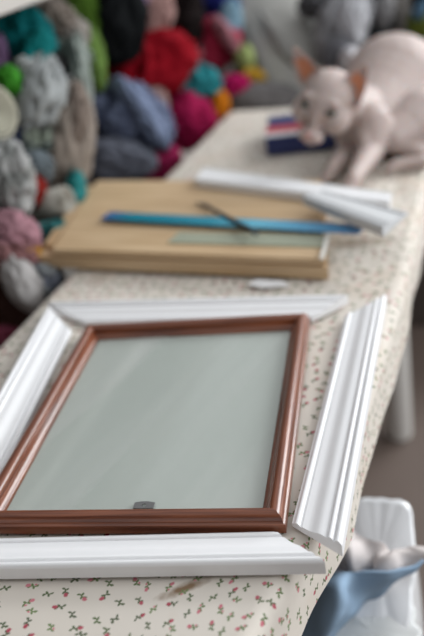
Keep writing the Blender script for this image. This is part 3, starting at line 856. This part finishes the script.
B('folded_fabric', 154, 104, 12, 16, 2.10, (0.42, 0.28, 0.26), 'small pale pink cloth between the red and magenta bundles', 'fabric')
B('folded_fabric', 188, 119, 22, 23, 2.16, (0.42, 0.015, 0.09), 'magenta cloth bundle below the turquoise bundle', 'fabric', tilt=.3)
B('folded_fabric', 152, 162, 24, 18, 2.06, (0.34, 0.02, 0.09), 'deep magenta cloth low beside the far edge of the wooden board', 'fabric')
B('folded_fabric', 192, 83, 25, 16, 2.18, (0.03, 0.25, 0.28), 'turquoise cloth bundle right of the red one', 'fabric', wr=.3)
B('folded_fabric', 184, 18, 17, 28, 2.34, (0.010, 0.006, 0.006), 'dark brown black cloth left of the rose bundle', 'fabric')
B('folded_fabric', 184, 56, 14, 14, 2.36, (0.28, 0.12, 0.14), 'dusty mauve cloth between the red and rose bundles', 'fabric')
B('folded_fabric', 215, 6, 20, 14, 2.52, (0.014, 0.018, 0.13), 'royal navy cloth at the top edge above the rose bundle', 'fabric')
B('folded_fabric', 212, 45, 22, 22, 2.40, (0.37, 0.025, 0.06), 'rose red rounded cloth bundle', 'fabric', wr=.2, fold=2, tilt=-.5)
B('folded_fabric', 225, 34, 6, 17, 2.34, (0.50, 0.22, 0.26), 'pale pink rim of cloth on the rose red bundle', 'fabric', tilt=.6)
B('folded_fabric', 231, 24, 9, 18, 2.42, (0.22, 0.36, 0.45), 'light blue cloth between the rose bundle and the grey panel', 'fabric')
B('folded_fabric', 245, 60, 8, 12, 2.36, (0.38, 0.46, 0.18), 'pale lime cloth left of the grey panel', 'fabric')
B('folded_fabric', 253, 78, 10, 7, 2.33, (0.55, 0.33, 0.04), 'yellow cloth touching the grey panel', 'fabric')
B('folded_fabric', 219, 106, 8, 13, 2.20, (0.62, 0.20, 0.01), 'orange cloth between the magenta and hot pink ones', 'fabric')
B('folded_fabric', 234, 88, 14, 11, 2.30, (0.48, 0.012, 0.12), 'hot pink cloth above the grey cushion', 'fabric')
B('folded_fabric', 262, 104, 36, 17, 2.34, (0.17, 0.16, 0.16), 'flat grey cloth bundle behind the far end of the table', 'fabric', wr=.12)

# ------------------------------------------------------------------ things beyond the far end of the table
def bez(pts, t):
    n = len(pts)-1; x = t*n; i = min(int(x), n-1); f = x-i
    P0, P1, P2, P3 = pts[max(i-1, 0)], pts[i], pts[i+1], pts[min(i+2, n)]
    return 0.5*((2*P1) + (P2-P0)*f + (2*P0-5*P1+4*P2-P3)*f*f + (3*P1-P0-3*P2+P3)*f*f*f)
def sheet(name, rows, mat, thick, nz=.0, sc_=20, res=30, parent=None, origin=True, uvs=1.0):
    """cloth sheet through a grid of points, given real thickness"""
    bm = bmesh.new(); uvl = bm.loops.layers.uv.new('UVMap'); uv = {}
    V = []
    L1 = (rows[0][0]-rows[0][-1]).length; L2 = (rows[0][0]-rows[-1][0]).length
    for i in range(res+1):
        cps = None; row = []
        cps = [bez([r[k] for r in rows], i/res) for k in range(len(rows[0]))]
        for j in range(res+1):
            p = bez(cps, j/res)
            if nz: p = p + Vector((noise.noise(p*sc_), noise.noise(p*sc_+Vector((5, 0, 0))), noise.noise(p*sc_+Vector((0, 7, 0)))))*nz
            v = bm.verts.new(p); uv[v] = (j/res*L1*uvs, i/res*L2*uvs); row.append(v)
        V.append(row)
    for i in range(res):
        for j in range(res):
            f = bm.faces.new((V[i][j], V[i][j+1], V[i+1][j+1], V[i+1][j]))
            for l in f.loops: l[uvl].uv = uv[l.vert]
    c = V[res//2][res//2].co.copy()
    o = link(name, bm, mat, parent, origin=c)
    sd = o.modifiers.new('solid', 'SOLIDIFY'); sd.thickness = thick; sd.offset = 0
    return o
M_pan = simple('grey_upholstery', (0.33, 0.325, 0.305), 0.85, .10, 10, .1)
M_pand = simple('piping_and_crease_shade', (0.20, 0.195, 0.185), 0.85, .1, 10)
pn = empty('upholstered_board', pd(305, 90, 2.42)+Vector((0, 0, -.10)))
tag(pn, 'large pale grey cloth-covered panel leaning behind the cat at the far end of the table', 'board')
rows = [[pd(224, -30, 2.62), pd(262, -34, 2.60), pd(300, -36, 2.60), pd(336, -36, 2.62)],
        [pd(243, 20, 2.52), pd(272, 18, 2.48), pd(302, 18, 2.47), pd(334, 20, 2.52)],
        [pd(265, 72, 2.42), pd(288, 70, 2.39), pd(314, 72, 2.40), pd(340, 74, 2.44)],
        [pd(290, 130, 2.33), pd(308, 130, 2.31), pd(330, 130, 2.32), pd(352, 130, 2.36)],
        [pd(318, 200, 2.30), pd(332, 200, 2.30), pd(350, 200, 2.30), pd(366, 200, 2.34)]]
sheet('board_cover', rows, M_pan, .035, .004, 6, 30, pn)
bm = bmesh.new()
ed = [r[0] + (-FW)*.012 for r in rows]
pts_ = [bez(ed, t/24) for t in range(25)]
tube(bm, pts_, [.014]*25, 10)
link('piping', bm, M_pand, pn)
bm = bmesh.new()
pts_ = [bez([pd(258, 8, 2.455), pd(272, 30, 2.425), pd(288, 56, 2.385), pd(306, 76, 2.36)], t/16) for t in range(17)]
tube(bm, pts_, [.003+.012*math.sin(t/16*math.pi) for t in range(17)], 10)
link('crease_fold', bm, M_pand, pn)  # shade of the crease put in as a darker strip
OG = 'bundles behind the cat'
B('padded_bundle', 342, 26, 19, 30, 2.36, (0.40, 0.40, 0.42), 'silver grey padded bundle behind the cat, right of the grey panel', 'fabric', tilt=-.5, wr=.4, fold=4)
B('padded_bundle', 318, 5, 16, 10, 2.40, (0.12, 0.12, 0.13), 'dark grey crumpled cloth at the top edge right of the grey panel', 'fabric', wr=.4)
B('padded_bundle', 353, 24, 12, 20, 2.30, (0.55, 0.55, 0.58), 'pale silver rounded bundle directly above the cat\'s neck', 'fabric', wr=.2, fold=2)
B('padded_bundle', 340, 56, 13, 13, 2.28, (0.20, 0.20, 0.22), 'dark silver crumpled cloth just above the cat\'s head', 'fabric', wr=.45, fold=4)
B('padded_bundle', 350, 59, 8, 8, 2.20, (0.80, 0.78, 0.82), 'small shiny white cloth tuft beside the cat\'s right ear', 'fabric', wr=.3)
B('hanging_cloth', 375, 28, 28, 36, 2.50, (0.045, 0.048, 0.05), 'charcoal cloth behind the cat\'s back', 'fabric', fold=2)
B('hanging_cloth', 384, 8, 8, 15, 2.36, (0.26, 0.255, 0.26), 'narrow light grey hanging cloth at the top edge above the cat\'s back', 'fabric', wr=.15)
B('hanging_cloth', 404, 22, 15, 34, 2.46, (0.22, 0.205, 0.19), 'taupe grey hanging cloth above the cat\'s back', 'fabric', wr=.15, fold=2)
B('hanging_cloth', 421, 28, 13, 13, 2.40, (0.10, 0.12, 0.02), 'olive green cloth at the right picture edge above the cat', 'fabric')
B('hanging_cloth', 421, 4, 10, 12, 2.42, (0.01, 0.012, 0.02), 'black cloth in the top right corner of the picture', 'fabric')
B('hanging_cloth', 419, 12, 5, 6, 2.36, (0.15, 0.28, 0.42), 'small sky blue cloth in the top right corner below the black one', 'fabric')
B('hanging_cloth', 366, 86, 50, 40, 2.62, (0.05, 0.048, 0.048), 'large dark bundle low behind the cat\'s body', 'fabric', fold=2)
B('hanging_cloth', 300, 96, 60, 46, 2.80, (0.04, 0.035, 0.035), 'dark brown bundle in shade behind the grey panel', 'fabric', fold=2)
bm = bmesh.new(); rbox(bm, (-.66, 2.42, 0), (.75, 3.05, .52), .01)
tag(link('storage_chest', bm, simple('dark_chest', (0.07, 0.055, 0.048), .6, .2, 5), smooth=False), 'low dark chest under the bundles beyond the far end of the table', 'chest')

# ------------------------------------------------------------------ bags and cloths below the right edge of the table
def plastic(name, col, rough, alpha=1.0):
    mt = simple(name, col, rough, .06, 12, .25, .6)
    b = mt.node_tree.nodes['Principled BSDF']; b.inputs['Alpha'].default_value = alpha
    return mt
M_wbag = plastic('white_glossy_plastic', (0.86, 0.87, 0.89), 0.25)
M_cbag = plastic('cloudy_plastic', (0.72, 0.73, 0.72), 0.30, .88)
def sack(name, ctop, hx, hy, ztop, mat, label, yaw=0, pleat=.012, seed=0, taper=.9, lean=(0, 0), slant=0.0):
    bm = bmesh.new(); seg = 72; rings = []; nr = 26
    for i in range(nr+1):
        t = i/nr; z = ztop*t
        k = taper + (1-taper)*t; ky = 1.15 - .15*t
        puff = 1 + .10*math.sin(t*math.pi)
        ring = []
        for q in range(seg):
            a = 2*math.pi*q/seg; ca, sa = math.cos(a), math.sin(a)
            e = 5.0; rr = (abs(ca)**e + abs(sa)**e)**(-1/e)
            dd = pleat*noise.noise(Vector((ca*3.2+seed, sa*3.2, z*3.0)))*2 + pleat*.5*noise.noise(Vector((ca*9+seed, sa*9, z*5)))
            x, y = (hx*rr*k*puff+dd)*ca, (hy*rr*ky+dd)*sa
            zz = z + slant*rr*sa*t
            X = x*math.cos(yaw) - y*math.sin(yaw) + lean[0]*(t-1); Y = x*math.sin(yaw) + y*math.cos(yaw) + lean[1]*(t-1)
            ring.append(bm.verts.new((ctop.x+X, ctop.y+Y, max(.002, zz))))
        rings.append(ring)
    for i in range(nr):
        for q in range(seg): bm.faces.new((rings[i][q], rings[i][(q+1) % seg], rings[i+1][(q+1) % seg], rings[i+1][q]))
    bm.faces.new(rings[0][::-1])
    top = [v.co.copy() for v in rings[-1]]; cc = sum(top, Vector())/seg; prev = rings[-1]
    for q_ in range(1, 12):
        kq = 1-q_/12
        ring = []
        for v in top:
            p = cc.lerp(v, kq); p.z += .006*noise.noise(Vector((p.x*16, p.y*9, seed)))*(1-kq**4) + .006*(1-kq*kq)
            ring.append(bm.verts.new(p))
        for q in range(seg): bm.faces.new((prev[q], prev[(q+1) % seg], ring[(q+1) % seg], ring[q]))
        prev = ring
    bm.faces.new(prev)
    o = link(name, bm, mat, origin=Vector((ctop.x, ctop.y, 0)))
    sd = o.modifiers.new('solid', 'SOLIDIFY'); sd.thickness = .002; sd.offset = -1
    return tag(o, label, 'bag')
zt1 = -.24
a = at(348, 496, zt1); b_ = at(417, 500, zt1)
c = (a+b_)/2; dd_ = flat(b_-a); half = dd_.length/2; nn = Vector((-dd_.y, dd_.x, 0)).normalized()
sack('plastic_bag', flat(c)-nn*.075, half, .075, T+zt1-.045, M_wbag, 'glossy white plastic bag standing right of the table, behind the blue cloth', math.atan2(dd_.y, dd_.x), 0.003, 2.2, slant=.045)
zt2 = -.31
a = at(322, 585, zt2); b_ = at(410, 578, zt2); c = (a+b_)/2; dd2 = flat(b_-a)
n3 = Vector((-dd2.y, dd2.x, 0)).normalized()
sack('plastic_bag', flat(c)-n3*.07, dd2.length/2, .06, T+zt2-.02, M_cbag, 'cloudy crinkled plastic bag in front of the white one, under the blue cloth', math.atan2(dd2.y, dd2.x), .008, 7.7, slant=.02)
def A_(px, py, z): return at(px, py, z)
M_flo2 = M_cloth
rows = [[A_(318, 540, -.27), A_(345, 538, -.25), A_(372, 541, -.23), A_(392, 552, -.25), A_(424, 545, -.24)],
        [A_(322, 556, -.25), A_(346, 546, -.215), A_(368, 562, -.25), A_(388, 556, -.235), A_(424, 552, -.24)],
        [A_(325, 572, -.27), A_(348, 566, -.245), A_(366, 572, -.265), A_(390, 570, -.25), A_(424, 558, -.25)],
        [A_(325, 584, -.30), A_(348, 584, -.28), A_(370, 582, -.29), A_(392, 576, -.27), A_(420, 562, -.27)]]
o = sheet('crumpled_cloth', rows, simple('pinkish_white_cotton', (0.72, 0.66, 0.64), .85, .12, 60, .2), .004, .012, 34, 50)
tag(o, 'crumpled off white cloth sticking out of the bag above the blue cloth', 'cloth')
def bluem():
    return simple('blue_cotton', (0.27, 0.39, 0.53), .8, .10, 12, .15)
rows = [[A_(312, 570, -.255), A_(340, 574, -.235), A_(362, 576, -.235), A_(392, 572, -.235), A_(424, 561, -.24)],
        [A_(306, 590, -.26), A_(340, 588, -.225), A_(356, 590, -.25), A_(384, 584, -.25), A_(412, 571, -.25)],
        [A_(300, 612, -.28), A_(338, 606, -.235), A_(356, 604, -.265), A_(372, 596, -.275), A_(395, 580, -.265)],
        [A_(292, 640, -.31), A_(325, 634, -.27), A_(346, 616, -.27), A_(362, 606, -.29), A_(380, 590, -.29)],
        [A_(280, 670, -.36), A_(306, 664, -.34), A_(330, 640, -.33), A_(352, 612, -.32), A_(368, 598, -.31)]]
o = sheet('draped_cloth', rows, bluem(), .004, .009, 26, 50)
tag(o, 'light blue cotton cloth draped over the bags at the lower right', 'cloth')
